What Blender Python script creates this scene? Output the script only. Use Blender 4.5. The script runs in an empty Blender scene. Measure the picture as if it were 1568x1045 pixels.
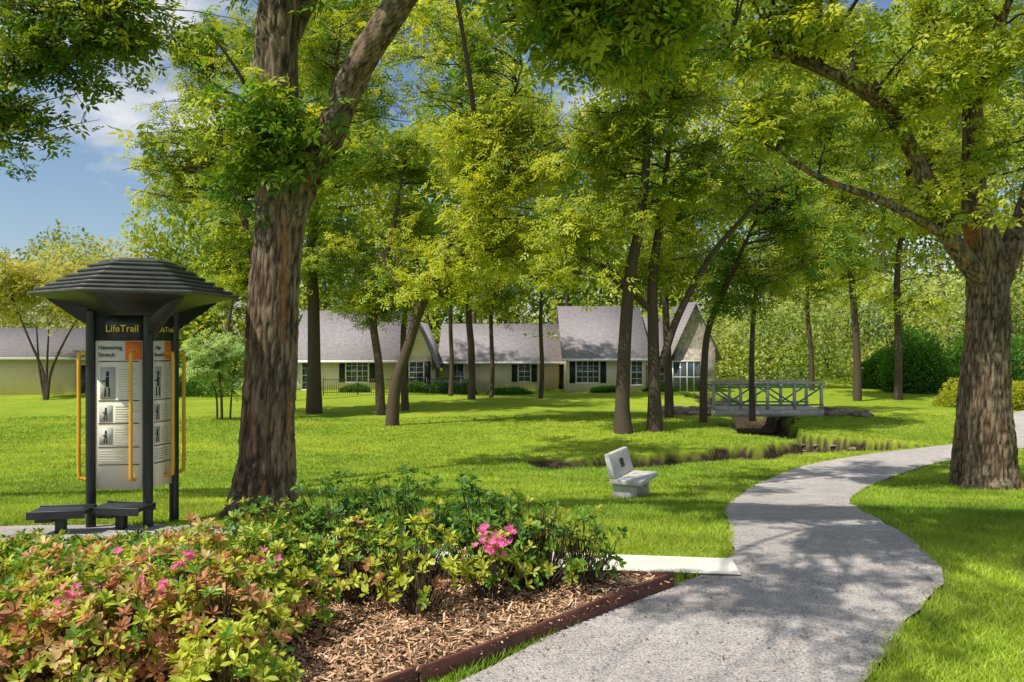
import bpy, math, numpy as np
from mathutils import Vector, Matrix
rng=np.random.default_rng(11)
scene=bpy.context.scene
EYE=1.7; FL=1200.0
def S(u,v,d):
    """surveyed point: bearing u, elevation v, distance d (metres) -> world metres"""
    return np.array([(u-784)/FL*d, d, EYE-(v-522)/FL*d])
# ------------------------------------------------------------------ helpers
_tab=np.random.default_rng(3).random(65536)
def vnoise(p):
    p=np.asarray(p,float); i=np.floor(p).astype(np.int64); f=p-i; f=f*f*(3-2*f)
    def h(a,b,c): return _tab[((a*73856093)^(b*19349663)^(c*83492791))&65535]
    x,y,z=i[...,0],i[...,1],i[...,2]; fx,fy,fz=f[...,0],f[...,1],f[...,2]
    def l(a,b,t): return a+(b-a)*t
    a=l(l(h(x,y,z),h(x+1,y,z),fx),l(h(x,y+1,z),h(x+1,y+1,z),fx),fy)
    b=l(l(h(x,y,z+1),h(x+1,y,z+1),fx),l(h(x,y+1,z+1),h(x+1,y+1,z+1),fx),fy)
    return l(a,b,fz)
def norm(a): return a/np.maximum(np.linalg.norm(a,axis=-1,keepdims=True),1e-9)
def smooth_line(pts,n):
    p=np.asarray(pts,float); k=len(p)
    if k<3:
        t=np.linspace(0,1,n)[:,None]; return p[0]*(1-t)+p[-1]*t
    q=np.vstack([2*p[0]-p[1],p,2*p[-1]-p[-2]])
    t=np.linspace(0,k-1-1e-6,n); i=t.astype(int); f=(t-i)[:,None]
    a,b,c,d=q[i],q[i+1],q[i+2],q[i+3]
    return .5*((2*b)+(-a+c)*f+(2*a-5*b+4*c-d)*f**2+(-a+3*b-3*c+d)*f**3)
def empty(name,loc=(0,0,0)):
    e=bpy.data.objects.new(name,None); e.empty_display_size=.2
    scene.collection.objects.link(e); return e
def mesh_obj(name,v,f,mat,parent=None,cols=None,smooth=False):
    v=np.asarray(v,np.float32); f=np.asarray(f,np.int32)
    m=bpy.data.meshes.new(name); m.vertices.add(len(v)); m.vertices.foreach_set('co',v.ravel())
    k=f.shape[1]; m.loops.add(f.size); m.loops.foreach_set('vertex_index',f.ravel())
    m.polygons.add(len(f)); m.polygons.foreach_set('loop_start',np.arange(0,f.size,k,dtype=np.int32))
    m.update(calc_edges=True)
    if smooth: m.shade_smooth()
    if cols is not None:
        a=m.attributes.new('col','FLOAT_COLOR','POINT')
        c=np.ones((len(v),4),np.float32); c[:,:3]=cols; a.data.foreach_set('color',c.ravel())
    m.materials.append(mat)
    o=bpy.data.objects.new(name,m); scene.collection.objects.link(o)
    if parent: o.parent=parent
    return o
def boxes_mesh(name,bx,mat,parent=None,R=None,T=(0,0,0)):
    V=[];Fc=[]
    for i,(a,b) in enumerate(bx):
        x0,y0,z0=a;x1,y1,z1=b
        V+=[(x0,y0,z0),(x1,y0,z0),(x1,y1,z0),(x0,y1,z0),(x0,y0,z1),(x1,y0,z1),(x1,y1,z1),(x0,y1,z1)]
        o=8*i; Fc+=[(o,o+3,o+2,o+1),(o+4,o+5,o+6,o+7),(o,o+1,o+5,o+4),(o+1,o+2,o+6,o+5),(o+2,o+3,o+7,o+6),(o+3,o,o+4,o+7)]
    V=np.array(V,float)
    if R is not None: V=V@np.array(R).T
    V=V+np.array(T)
    return mesh_obj(name,V,Fc,mat,parent)
def bevel(o,w=.01,s=2):
    b=o.modifiers.new('b','BEVEL'); b.width=w; b.segments=s; b.limit_method='ANGLE'; return o
def rotz(a):
    c,s=math.cos(a),math.sin(a); return np.array([[c,-s,0],[s,c,0],[0,0,1]])
def tubes(P,Rd,sides,disp=None):
    P=np.asarray(P,float);Rd=np.asarray(Rd,float); B,n,_=P.shape
    t=norm(np.gradient(P,axis=1)); o=norm(P[:,-1]-P[:,0])
    alt=np.where(np.abs(o[:,1:2])<.8,np.array([[0,1.,0]]),np.array([[1.,0,0]]))
    ref=norm(np.cross(o,alt))[:,None,:]
    n1=norm(np.cross(t,np.broadcast_to(ref,t.shape))); n2=np.cross(t,n1)
    th=np.linspace(0,2*math.pi,sides,endpoint=False)
    r=Rd[:,:,None]*np.ones(sides)
    dirs=np.cos(th)[:,None]*n1[:,:,None,:]+np.sin(th)[:,None]*n2[:,:,None,:]
    ring=P[:,:,None,:]+r[...,None]*dirs
    if disp is not None:
        d=disp(ring,th,np.broadcast_to(Rd[:,:,None],r.shape)); ring=ring+d[...,None]*dirs
    V=ring.reshape(-1,3)
    b=np.arange(B)[:,None,None]*n*sides; i=np.arange(n-1)[None,:,None]*sides; j=np.arange(sides)[None,None,:]; j2=(j+1)%sides
    Fq=np.stack([b+i+j,b+i+j2,b+i+sides+j2,b+i+sides+j],-1).reshape(-1,4)
    return V,Fq
class Acc:
    def __init__(s): s.v=[];s.f=[];s.c=[];s.n=0
    def add(s,v,f,c=None):
        s.v.append(v); s.f.append(np.asarray(f)+s.n); s.n+=len(v)
        if c is not None: s.c.append(np.broadcast_to(c,(len(v),3)))
    def obj(s,name,mat,parent=None,smooth=False):
        if not s.v: return None
        return mesh_obj(name,np.vstack(s.v),np.vstack(s.f),mat,parent,np.vstack(s.c) if s.c else None,smooth)
def tmpl_simple(w=.24): return np.array([[0,0,0],[.45,w,.04],[1,0,-.05],[.45,-w,.04]]),np.array([[0,1,2,3]])
def tmpl_fold(w=.2):
    v=np.array([[0,0,0],[.35,w*.85,.06],[.72,w*.9,.04],[1,0,-.06],[.72,-w*.9,.04],[.35,-w*.85,.06]])
    return v,np.array([[0,3,2,1],[0,5,4,3]])
def tmpl_pinnate(pairs=2,w=.17):
    V=[];Q=[];k=0
    def leaflet(b,ang,l):
        nonlocal k
        c,s=math.cos(ang),math.sin(ang)
        for x,y,z in [(0,0,0),(.45,w,.03),(1,0,-.12),(.5,-w,.03)]:
            V.append((b+l*(x*c-y*s),l*(x*s+y*c),l*z-(b*b)*.15))
        Q.append((k,k+1,k+2,k+3)); k+=4
    for i in range(pairs):
        b=.2+.35*i*(2/pairs)*.8
        leaflet(b,1.0,.42);leaflet(b,-1.0,.42)
    leaflet(.58,0,.45)
    return np.array(V),np.array(Q)
def leaves(C,A,N,size,T,cols):
    tv,tq=T; A=norm(A); Y=norm(np.cross(N,A)); Z=np.cross(A,Y)
    s=np.asarray(size)[:,None,None]
    V=C[:,None,:]+s*(tv[None,:,0:1]*A[:,None,:]+tv[None,:,1:2]*Y[:,None,:]+tv[None,:,2:3]*Z[:,None,:])
    k=len(tv); Q=(np.arange(len(C))[:,None,None]*k+tq[None]).reshape(-1,tq.shape[1])
    return V.reshape(-1,3),Q,np.repeat(cols,k,axis=0)
def rand_unit(n): return norm(rng.normal(size=(n,3)))
# ------------------------------------------------------------------ materials
def mat(name):
    m=bpy.data.materials.new(name); m.use_nodes=True; nt=m.node_tree; nt.nodes.clear()
    out=nt.nodes.new('ShaderNodeOutputMaterial'); return m,nt,out
def pr(nt,rough=.8,spec=.3):
    p=nt.nodes.new('ShaderNodeBsdfPrincipled'); p.inputs['Roughness'].default_value=rough; p.inputs['Specular IOR Level'].default_value=spec; return p
def noise(nt,scale,detail=4,vec=None,rough=.55):
    n=nt.nodes.new('ShaderNodeTexNoise'); n.inputs['Scale'].default_value=scale; n.inputs['Detail'].default_value=detail; n.inputs['Roughness'].default_value=rough
    if vec: nt.links.new(vec,n.inputs['Vector'])
    return n
def ramp(nt,fac,stops):
    r=nt.nodes.new('ShaderNodeValToRGB'); e=r.color_ramp.elements
    while len(e)<len(stops): e.new(.5)
    for el,(p,c) in zip(e,stops): el.position=p; el.color=(*c,1)
    nt.links.new(fac,r.inputs[0]); return r
def mixc(nt,fac,a,b,mode='MIX'):
    m=nt.nodes.new('ShaderNodeMix'); m.data_type='RGBA'; m.blend_type=mode
    if isinstance(fac,(int,float)): m.inputs[0].default_value=fac
    else: nt.links.new(fac,m.inputs[0])
    for s,i in ((a,6),(b,7)):
        if isinstance(s,tuple): m.inputs[i].default_value=(*s,1)
        else: nt.links.new(s,m.inputs[i])
    return m.outputs[2]
def objco(nt,scale=(1,1,1)):
    t=nt.nodes.new('ShaderNodeTexCoord'); mp=nt.nodes.new('ShaderNodeMapping'); mp.inputs['Scale'].default_value=scale
    nt.links.new(t.outputs['Object'],mp.inputs['Vector']); return mp.outputs[0]
def bump(nt,h,p,strength=.5,dist=.02):
    b=nt.nodes.new('ShaderNodeBump'); b.inputs['Strength'].default_value=strength; b.inputs['Distance'].default_value=dist
    nt.links.new(h,b.inputs['Height']); nt.links.new(b.outputs[0],p.inputs['Normal'])
def simple(name,c1,c2,scale=6,rough=.7,spec=.3,bs=.3,bd=.01,metal=0,detail=5):
    m,nt,out=mat(name); p=pr(nt,rough,spec); v=objco(nt); n=noise(nt,scale,detail,v)
    r=ramp(nt,n.outputs['Fac'],[(.3,c1),(.7,c2)]); nt.links.new(r.outputs[0],p.inputs['Base Color'])
    p.inputs['Metallic'].default_value=metal
    n2=noise(nt,scale*6,4,v); bump(nt,n2.outputs['Fac'],p,bs,bd); nt.links.new(p.outputs[0],out.inputs[0]); return m
def leafmat(name,tr=.45,tcol=(1.9,1.55,.7),rough=.5,spec=.35):
    m,nt,out=mat(name); p=pr(nt,rough,spec); a=nt.nodes.new('ShaderNodeAttribute'); a.attribute_name='col'
    c=a.outputs['Color']; nt.links.new(c,p.inputs['Base Color'])
    if tr>0:
        t=nt.nodes.new('ShaderNodeBsdfTranslucent'); c2=mixc(nt,1.0,c,tcol,'MULTIPLY'); nt.links.new(c2,t.inputs[0])
        mx=nt.nodes.new('ShaderNodeMixShader'); mx.inputs[0].default_value=tr
        nt.links.new(p.outputs[0],mx.inputs[1]); nt.links.new(t.outputs[0],mx.inputs[2]); nt.links.new(mx.outputs[0],out.inputs[0])
    else: nt.links.new(p.outputs[0],out.inputs[0])
    return m
M_leaf=leafmat('leaf',.45,(1.7,1.45,.65)); M_az=leafmat('azalea_leaf',.35,(1.5,1.3,.7),.42)
def barkmat(name,usecol,c1=(.035,.022,.014),c2=(.17,.12,.08)):
    m,nt,out=mat(name); p=pr(nt,.9,.15); v=objco(nt,(1,1,.16)); n=noise(nt,22,6,v,.65); v2=objco(nt,(1,1,.3)); n3=noise(nt,60,5,v2)
    r=ramp(nt,n.outputs['Fac'],[(.36,c1),(.62,c2)]); col=r.outputs[0]
    if usecol:
        a=nt.nodes.new('ShaderNodeAttribute'); a.attribute_name='col'
        r2=ramp(nt,n3.outputs['Fac'],[(.3,(.6,.6,.6)),(.75,(1.35,1.3,1.25))]); col=mixc(nt,1.0,a.outputs['Color'],r2.outputs[0],'MULTIPLY')
    nt.links.new(col,p.inputs['Base Color'])
    bump(nt,(n3 if usecol else n).outputs['Fac'],p,.8,.03 if not usecol else .012); nt.links.new(p.outputs[0],out.inputs[0]); return m
M_bark=barkmat('bark',False); M_barkA=barkmat('bark_near',True)
M_blade=leafmat('grass_blade',.4,(1.4,1.2,.6),.55,.25)
def groundmat():
    m,nt,out=mat('lawn_ground'); p=pr(nt,.9,.1); v=objco(nt)
    n1=noise(nt,.35,5,v); n2=noise(nt,5,6,v,.7); n3=noise(nt,60,4,v,.7)
    a=ramp(nt,n1.outputs['Fac'],[(.3,(.19,.30,.022)),(.7,(.34,.41,.04))])
    b=ramp(nt,n2.outputs['Fac'],[(.3,(.65,.7,.65)),(.7,(1.25,1.2,1.15))]); c=mixc(nt,1.,a.outputs[0],b.outputs[0],'MULTIPLY')
    b3=ramp(nt,n3.outputs['Fac'],[(.3,(.65,.7,.6)),(.65,(1.25,1.2,1.15))]); c=mixc(nt,1.,c,b3.outputs[0],'MULTIPLY')
    at=nt.nodes.new('ShaderNodeAttribute'); at.attribute_name='col'
    soil=ramp(nt,n2.outputs['Fac'],[(.3,(.015,.011,.007)),(.7,(.11,.075,.05))])
    sp=nt.nodes.new('ShaderNodeSeparateColor'); nt.links.new(at.outputs['Color'],sp.inputs[0])
    c=mixc(nt,sp.outputs[0],c,soil.outputs[0]); nt.links.new(c,p.inputs['Base Color'])
    bump(nt,n3.outputs['Fac'],p,.6,.03); nt.links.new(p.outputs[0],out.inputs[0]); return m
M_ground=groundmat()
def asphaltmat():
    m,nt,out=mat('asphalt'); p=pr(nt,.85,.2); v=objco(nt)
    n=noise(nt,1.2,5,v); s=noise(nt,80,3,v,.85)
    a=ramp(nt,n.outputs['Fac'],[(.3,(.50,.45,.415)),(.7,(.64,.585,.54))])
    b=ramp(nt,s.outputs['Fac'],[(.36,(.25,.25,.25)),(.46,(.85,.85,.85)),(.55,(1,1,1)),(.66,(1.45,1.42,1.4))]); c=mixc(nt,1.,a.outputs[0],b.outputs[0],'MULTIPLY')
    n4=noise(nt,5,6,v,.7); b4=ramp(nt,n4.outputs['Fac'],[(.3,(.78,.78,.8)),(.7,(1.1,1.09,1.07))]); c=mixc(nt,1.,c,b4.outputs[0],'MULTIPLY')
    nt.links.new(c,p.inputs['Base Color']); bump(nt,s.outputs['Fac'],p,.9,.014); nt.links.new(p.outputs[0],out.inputs[0]); return m
M_asph=asphaltmat()
M_conc=simple('concrete',(.62,.58,.5),(.78,.74,.65),5,.85,.2,.3,.005)
M_bench=simple('bench_concrete',(.46,.44,.40),(.63,.6,.54),14,.8,.2,.3,.005)
M_mulch=simple('mulch_soil',(.07,.04,.02),(.28,.17,.1),18,.95,.1,1,.03)
M_chip=leafmat('mulch_chips',.0,(1,1,1),.8)
M_kerb=simple('bed_edging_plastic',(.085,.032,.024),(.17,.065,.045),8,.6,.3,.3,.004)
M_black=simple('black_metal',(.012,.014,.014),(.022,.026,.026),5,.4,.5,.05,.002)
M_green=simple('roof_green_black',(.06,.063,.054),(.10,.105,.09),9,.5,.35,.1,.003)
M_yel=simple('yellow_tube',(.70,.36,.02),(.78,.42,.03),4,.4,.5,.05,.002)
M_panel=simple('sign_panel',(.88,.80,.60),(.93,.86,.68),3,.6,.2,.03,.001)
M_orange=simple('sign_orange',(.75,.17,.02),(.8,.2,.03),3,.5,.3,.03,.001)
M_ink=simple('sign_ink',(.02,.02,.02),(.04,.04,.04),3,.5,.3,.03,.001)
M_grey=simple('sign_grey',(.5,.5,.43),(.56,.56,.48),3,.5,.3,.03,.001)
M_txt=simple('sign_yellow_text',(.8,.58,.07),(.85,.64,.09),3,.5,.3,.03,.001)
M_white=simple('white_trim',(.74,.74,.7),(.84,.84,.8),3,.5,.4,.05,.002)
M_glass=simple('window_glass',(.03,.04,.045),(.08,.1,.11),1,.08,.8,.0,.001)
M_shut=simple('shutter',(.012,.013,.016),(.02,.022,.026),5,.5,.4,.1,.002)
M_bgreen=simple('bridge_green',(.10,.24,.18),(.15,.32,.24),5,.5,.4,.1,.003)
M_wood=simple('bridge_wood',(.46,.41,.34),(.62,.56,.48),7,.8,.2,.4,.01)
M_rock=simple('rock',(.12,.08,.06),(.42,.33,.25),4,.9,.2,1,.06)
def siding(name,c1,c2,axis='Z',freq=26):
    m,nt,out=mat(name); p=pr(nt,.75,.2); v=objco(nt); w=nt.nodes.new('ShaderNodeTexWave'); w.wave_type='BANDS'; w.bands_direction=axis; w.wave_profile='SAW'
    w.inputs['Scale'].default_value=freq/6.28*.5; nt.links.new(v,w.inputs['Vector'])
    n=noise(nt,1.5,4,v); r=ramp(nt,n.outputs['Fac'],[(.3,c1),(.7,c2)]); r2=ramp(nt,w.outputs['Fac'],[(0,(.55,.55,.55)),(.18,(1,1,1))])
    c=mixc(nt,1.,r.outputs[0],r2.outputs[0],'MULTIPLY'); nt.links.new(c,p.inputs['Base Color']); bump(nt,w.outputs['Fac'],p,.5,.02); nt.links.new(p.outputs[0],out.inputs[0]); return m
M_side=siding('tan_siding',(.76,.63,.46),(.85,.72,.54))
M_side2=siding('beige_siding',(.84,.67,.45),(.9,.75,.53))
M_stone=simple('stone_veneer',(.28,.23,.19),(.62,.54,.45),4,.9,.2,1,.05)
def shingle():
    m,nt,out=mat('roof_shingles'); p=pr(nt,.9,.15); v=objco(nt,(1,1.5,1.5)); b=nt.nodes.new('ShaderNodeTexBrick'); b.inputs['Scale'].default_value=2.4
    b.inputs['Color1'].default_value=(.28,.25,.255,1); b.inputs['Color2'].default_value=(.37,.33,.33,1); b.inputs['Mortar'].default_value=(.2,.18,.18,1); b.inputs['Mortar Size'].default_value=.03
    nt.links.new(v,b.inputs['Vector']); n=noise(nt,9,5,v); r=ramp(nt,n.outputs['Fac'],[(.3,(.75,.75,.75)),(.7,(1.2,1.2,1.2))])
    c=mixc(nt,1.,b.outputs['Color'],r.outputs[0],'MULTIPLY'); nt.links.new(c,p.inputs['Base Color']); nt.links.new(p.outputs[0],out.inputs[0]); return m
M_roof=shingle()
M_flower=leafmat('azalea_flower',.35,(1.3,1,1.1),.5)
# ------------------------------------------------------------------ terrain
TD=[-50,0,5.5,8,9.5,11,12,13,15,17,20,25,30,40,55,80,150,700]
TZ=[0,0,0,-.12,-.32,-.58,-.72,-.84,-1.02,-1.15,-1.28,-1.42,-1.5,-1.65,-1.8,-1.9,-1.95,-2]
def zbase(x,y):
    x=np.asarray(x,float);y=np.asarray(y,float)
    z=sum(np.interp(y+o,TD,TZ) for o in (-1,-.5,0,.5,1))/5
    far=np.clip((y-14)/10,0,1)
    return z+far*.08*np.sin(x*.35+y*.21)+far*.05*np.sin(x*.13-y*.4+1)
CREEK=np.array([(12.5,50),(11.6,42),(11.1,35.5),(9.6,30.5),(8.9,27.5),(10.3,25.2),(11.4,24.0),(9.6,22.8),(7.2,21.8),(4.6,20.6),(2.2,19.6),(0.2,19.3)])
CREEK=smooth_line(CREEK,70)
def dpoly(x,y,L):
    best=np.full(np.shape(x),1e9); bi=np.zeros(np.shape(x))
    for i in range(len(L)-1):
        a,b=L[i],L[i+1]; d=b-a; t=np.clip(((x-a[0])*d[0]+(y-a[1])*d[1])/(d@d),0,1)
        q=np.hypot(x-a[0]-t*d[0],y-a[1]-t*d[1]); bi=np.where(q<best,i+t,bi); best=np.minimum(best,q)
    return best,bi/(len(L)-1)
def creek(x,y):
    d,t=dpoly(x,y,CREEK)
    w=1.4+1.0*(vnoise(np.stack([x*1.1,y*1.1,x*0],-1))-.5)+.25*(vnoise(np.stack([x*4,y*4,x*0],-1))-.5)
    k=np.clip(1-(d-.78*w)/(.22*w),0,1)
    return k*np.clip((1-t)*6,0,1)
CD=.85
def pip(x,y,poly):
    ins=np.zeros(np.shape(x),bool); n=len(poly)
    for i in range(n):
        x1,y1=poly[i];x2,y2=poly[(i+1)%n]
        if y1==y2: continue
        c=((y1>y)!=(y2>y))&(x<(x2-x1)*(y-y1)/(y2-y1)+x1); ins^=c
    return ins
PL=np.array([(-2.6,1.6),(-.4,3.75),(.33,4.66),(1.2,5.54),(1.66,6.1),(2.0,7.1),(2.5,9.2),(3.35,11.8),(4.75,15),(6.7,18),(8.9,20),(11.6,22.0),(14.6,25),(18.5,29.5),(25,38),(36,48)],float)
PR=np.array([(.1,1.6),(1.65,3.75),(2.33,4.66),(3.05,5.54),(3.3,6.1),(3.58,7.1),(4.1,9.2),(5.1,11.8),(6.7,14.6),(8.8,17.2),(10.8,19.1),(13,21),(16,23.6),(20,27.8),(26.5,36.3),(37,46)],float)
PLs=smooth_line(PL,260);PRs=smooth_line(PR,260)
PATH=np.vstack([PLs[::3],PRs[::-3]])
BED=np.array([(-1.95,2.32),(-.46,3.85),(1.13,5.46),(.21,5.62),(-1.5,5.85),(-3,6.0),(-4.3,5.8),(-5.5,4.8),(-5.5,2.3)])
SC=smooth_line([(1.70,5.95),(.9,6.06),(0,6.2),(-1.5,6.55),(-3.1,6.95),(-5,6.9),(-7.5,6.0)],80)
SW=np.interp(np.linspace(0,1,80),[0,.16,.33,.5,.66,.83,1],[.25,.25,.28,.45,.75,.7,.7])
st=norm(np.gradient(SC,axis=0)); sn=np.stack([-st[:,1],st[:,0]],-1)
SL=SC+sn*SW[:,None]; SR=SC-sn*SW[:,None]; SIDE=np.vstack([SL,SR[::-1]])
xs=np.concatenate([np.linspace(-400,-60,14),np.linspace(-55,-13,40),np.arange(-12.5,16,.15),np.linspace(16.5,60,50),np.linspace(70,400,14)])
ys=np.concatenate([np.linspace(-60,-3,12),np.arange(-2.5,18,.17),np.arange(18,31,.09),np.arange(31,38,.17),np.linspace(38.5,70,60),np.geomspace(73,700,24)])
GX,GY=np.meshgrid(xs,ys); cr=creek(GX,GY); GZ=zbase(GX,GY)-CD*cr
GZ=GZ-.05*(pip(GX,GY,PATH)|pip(GX,GY,BED)|pip(GX,GY,SIDE))
nx,ny=len(xs),len(ys); idx=np.arange(nx*ny).reshape(ny,nx)
Q=np.stack([idx[:-1,:-1],idx[:-1,1:],idx[1:,1:],idx[1:,:-1]],-1).reshape(-1,4)
cc=np.zeros((nx*ny,3)); cc[:,0]=np.clip(cr*10-.2,0,1).ravel()
mesh_obj('ground',np.stack([GX,GY,GZ],-1).reshape(-1,3),Q,M_ground,None,cc,True)
def strip(name,L,R,mat_,dz,cols=8,jit=.02):
    n=len(L)
    d=norm(R-L); jl=(vnoise(np.stack([L[:,0]*5,L[:,1]*5,L[:,0]*0],-1))-.5)*2*jit; jr=(vnoise(np.stack([R[:,0]*5,R[:,1]*5,R[:,0]*0+7],-1))-.5)*2*jit
    L=L+d*jl[:,None];R=R+d*jr[:,None]
    t=np.linspace(0,1,cols+1)[None,:,None]; P=L[:,None]*(1-t)+R[:,None]*t
    z=zbase(P[...,0],P[...,1])+dz; V=np.concatenate([P,z[...,None]],-1).reshape(-1,3)
    i=np.arange(n*(cols+1)).reshape(n,cols+1); q=np.stack([i[:-1,:-1],i[:-1,1:],i[1:,1:],i[1:,:-1]],-1).reshape(-1,4)
    return mesh_obj(name,V,q,mat_,None,None,True)
strip('asphalt_path',PLs,PRs,M_asph,.008,10,.03)
strip('concrete_walkway',SL[:44],SR[:44],M_conc,.02,4,.008)
strip('asphalt_pad',SL[43:],SR[43:],M_asph,.014,6,.03)
gx=np.arange(-5.5,1.3,.045); gy=np.arange(2.2,6.1,.045); BX,BY=np.meshgrid(gx,gy)
BZ=zbase(BX,BY)+.03+.035*vnoise(np.stack([BX*3,BY*3,BX*0],-1))+.02*vnoise(np.stack([BX*12,BY*12,BX*0],-1))
i=np.arange(BX.size).reshape(BX.shape); q=np.stack([i[:-1,:-1],i[:-1,1:],i[1:,1:],i[1:,:-1]],-1).reshape(-1,4)
keep=pip(BX[:-1,:-1].ravel()+.02,BY[:-1,:-1].ravel()+.02,BED)
mesh_obj('mulch_bed',np.stack([BX,BY,BZ],-1).reshape(-1,3),q[keep],M_mulch,None,None,True)
n=46000; x=rng.uniform(-2.4,1.2,n);y=rng.uniform(2.6,5.9,n); k=pip(x,y,BED); x,y=x[k],y[k]; n=len(x)
z=zbase(x,y)+.05+.035*vnoise(np.stack([x*3,y*3,x*0],-1))+rng.uniform(0,.018,n)
A=rng.normal(size=(n,3)); A[:,2]*=.3; N=rng.normal(size=(n,3))*.4+np.array([0,0,1])
c=np.array([.60,.35,.19])*rng.uniform(.25,1.2,(n,1)); c[rng.random(n)<.2]=np.array([.74,.53,.34])
tv=np.array([[0,.11,0],[1,.08,.02],[1,-.09,0],[0,-.11,.02]])
v,q,c=leaves(np.stack([x,y,z],-1),A,N,rng.uniform(.018,.058,n),(tv,np.array([[0,1,2,3]])),c)
mesh_obj('mulch_chips',v,q,M_chip,None,c)
def edging(pts,h=.095,w=.028):
    P=np.asarray(pts,float); a=Acc()
    for i in range(len(P)-1):
        L=np.linalg.norm(P[i+1]-P[i]); k=max(1,round(L/.75))
        for j in range(k):
            p=P[i]+(P[i+1]-P[i])*j/k; r=P[i]+(P[i+1]-P[i])*(j+1)/k; d=(r-p)/np.linalg.norm(r-p); r=r-d*.006; nn=np.array([-d[1],d[0]])*w/2
            z0=float(zbase(*p));z1=float(zbase(*r)); j1,j2=rng.uniform(-.012,.012,2); off=nn*rng.uniform(-.5,.5)
            V=[]
            for (pp,zz,jj) in ((p,z0,j1),(r,z1,j2)):
                for s in (-1,1):
                    V+=[(*(pp+off+nn*s),zz-.05),(*(pp+off+nn*s*.8),zz+h+jj)]
            Q=[(0,1,5,4),(2,6,7,3),(1,3,7,5),(0,2,3,1),(4,5,7,6),(0,4,6,2)]
            a.add(np.array(V),Q)
    return bevel(a.obj('bed_edging',M_kerb),.006,2)
edging([(-1.95,2.32),(-.46,3.85),(1.13,5.46),(.21,5.62),(-1.5,5.85)])
# ------------------------------------------------------------------ grass blades
def grass():
    n=430000
    d=3.0*(34/3.0)**rng.random(n); x=rng.uniform(-.74,.74,n)*d
    jx=(vnoise(np.stack([x*6,d*6,x*0+3],-1))-.5)*.08
    ok=~(pip(x+jx,d,PATH)|pip(x,d,BED)|pip(x,d,SIDE)); cv=creek(x,d); ok&=cv<.03
    x,d=x[ok],d[ok]; n=len(x)
    sc=np.maximum(1,d/6.5); h=rng.uniform(.03,.062,n)*sc**.15; w=rng.uniform(.0035,.006,n)*sc**.9
    z=zbase(x,d)-.005
    th=rng.uniform(0,2*math.pi,n); le=rng.uniform(.2,1.3,n)*h; la=rng.uniform(0,2*math.pi,n)
    b=np.stack([x,d,z],-1); s=np.stack([np.cos(th)*w,np.sin(th)*w,0*w],-1); tip=b+np.stack([np.cos(la)*le,np.sin(la)*le,h],-1)
    V=np.stack([b-s,b+s,tip],1).reshape(-1,3); Q=np.arange(3*n).reshape(n,3)
    pn=vnoise(np.stack([x*.45,d*.45,x*0],-1))[:,None]; pn2=vnoise(np.stack([x*2.3,d*2.3,x*0],-1))[:,None]
    c=np.array([.18,.33,.03])*(1-pn)+np.array([.42,.52,.055])*pn; c=c*(.65+.7*pn2)*rng.uniform(.75,1.25,(n,1))
    dry=rng.random(n)<.03; c[dry]=np.array([.45,.4,.2])
    mesh_obj('lawn_grass',V,Q,M_blade,None,np.repeat(c,3,axis=0))
grass()
n=1500; t=rng.integers(0,150,n); s=np.where(rng.random(n)<.6,rng.beta(1,6,n),rng.random(n)); s=np.where(rng.random(n)<.5,s,1-s)
p=PLs[t]*(1-s[:,None])+PRs[t]*s[:,None]+rng.normal(size=(n,2))*.05; z=zbase(p[:,0],p[:,1])+.016
c=np.array([.34,.23,.1])*rng.uniform(.4,1.2,(n,1)); N=rng.normal(size=(n,3))*.2+np.array([0,0,1]); A=rng.normal(size=(n,3))*np.array([1,1,.1])
v,q,c=leaves(np.column_stack([p,z]),A,N,rng.uniform(.012,.035,n),tmpl_simple(.2),c); mesh_obj('fallen_leaves',v,q,M_chip,None,c)
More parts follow.
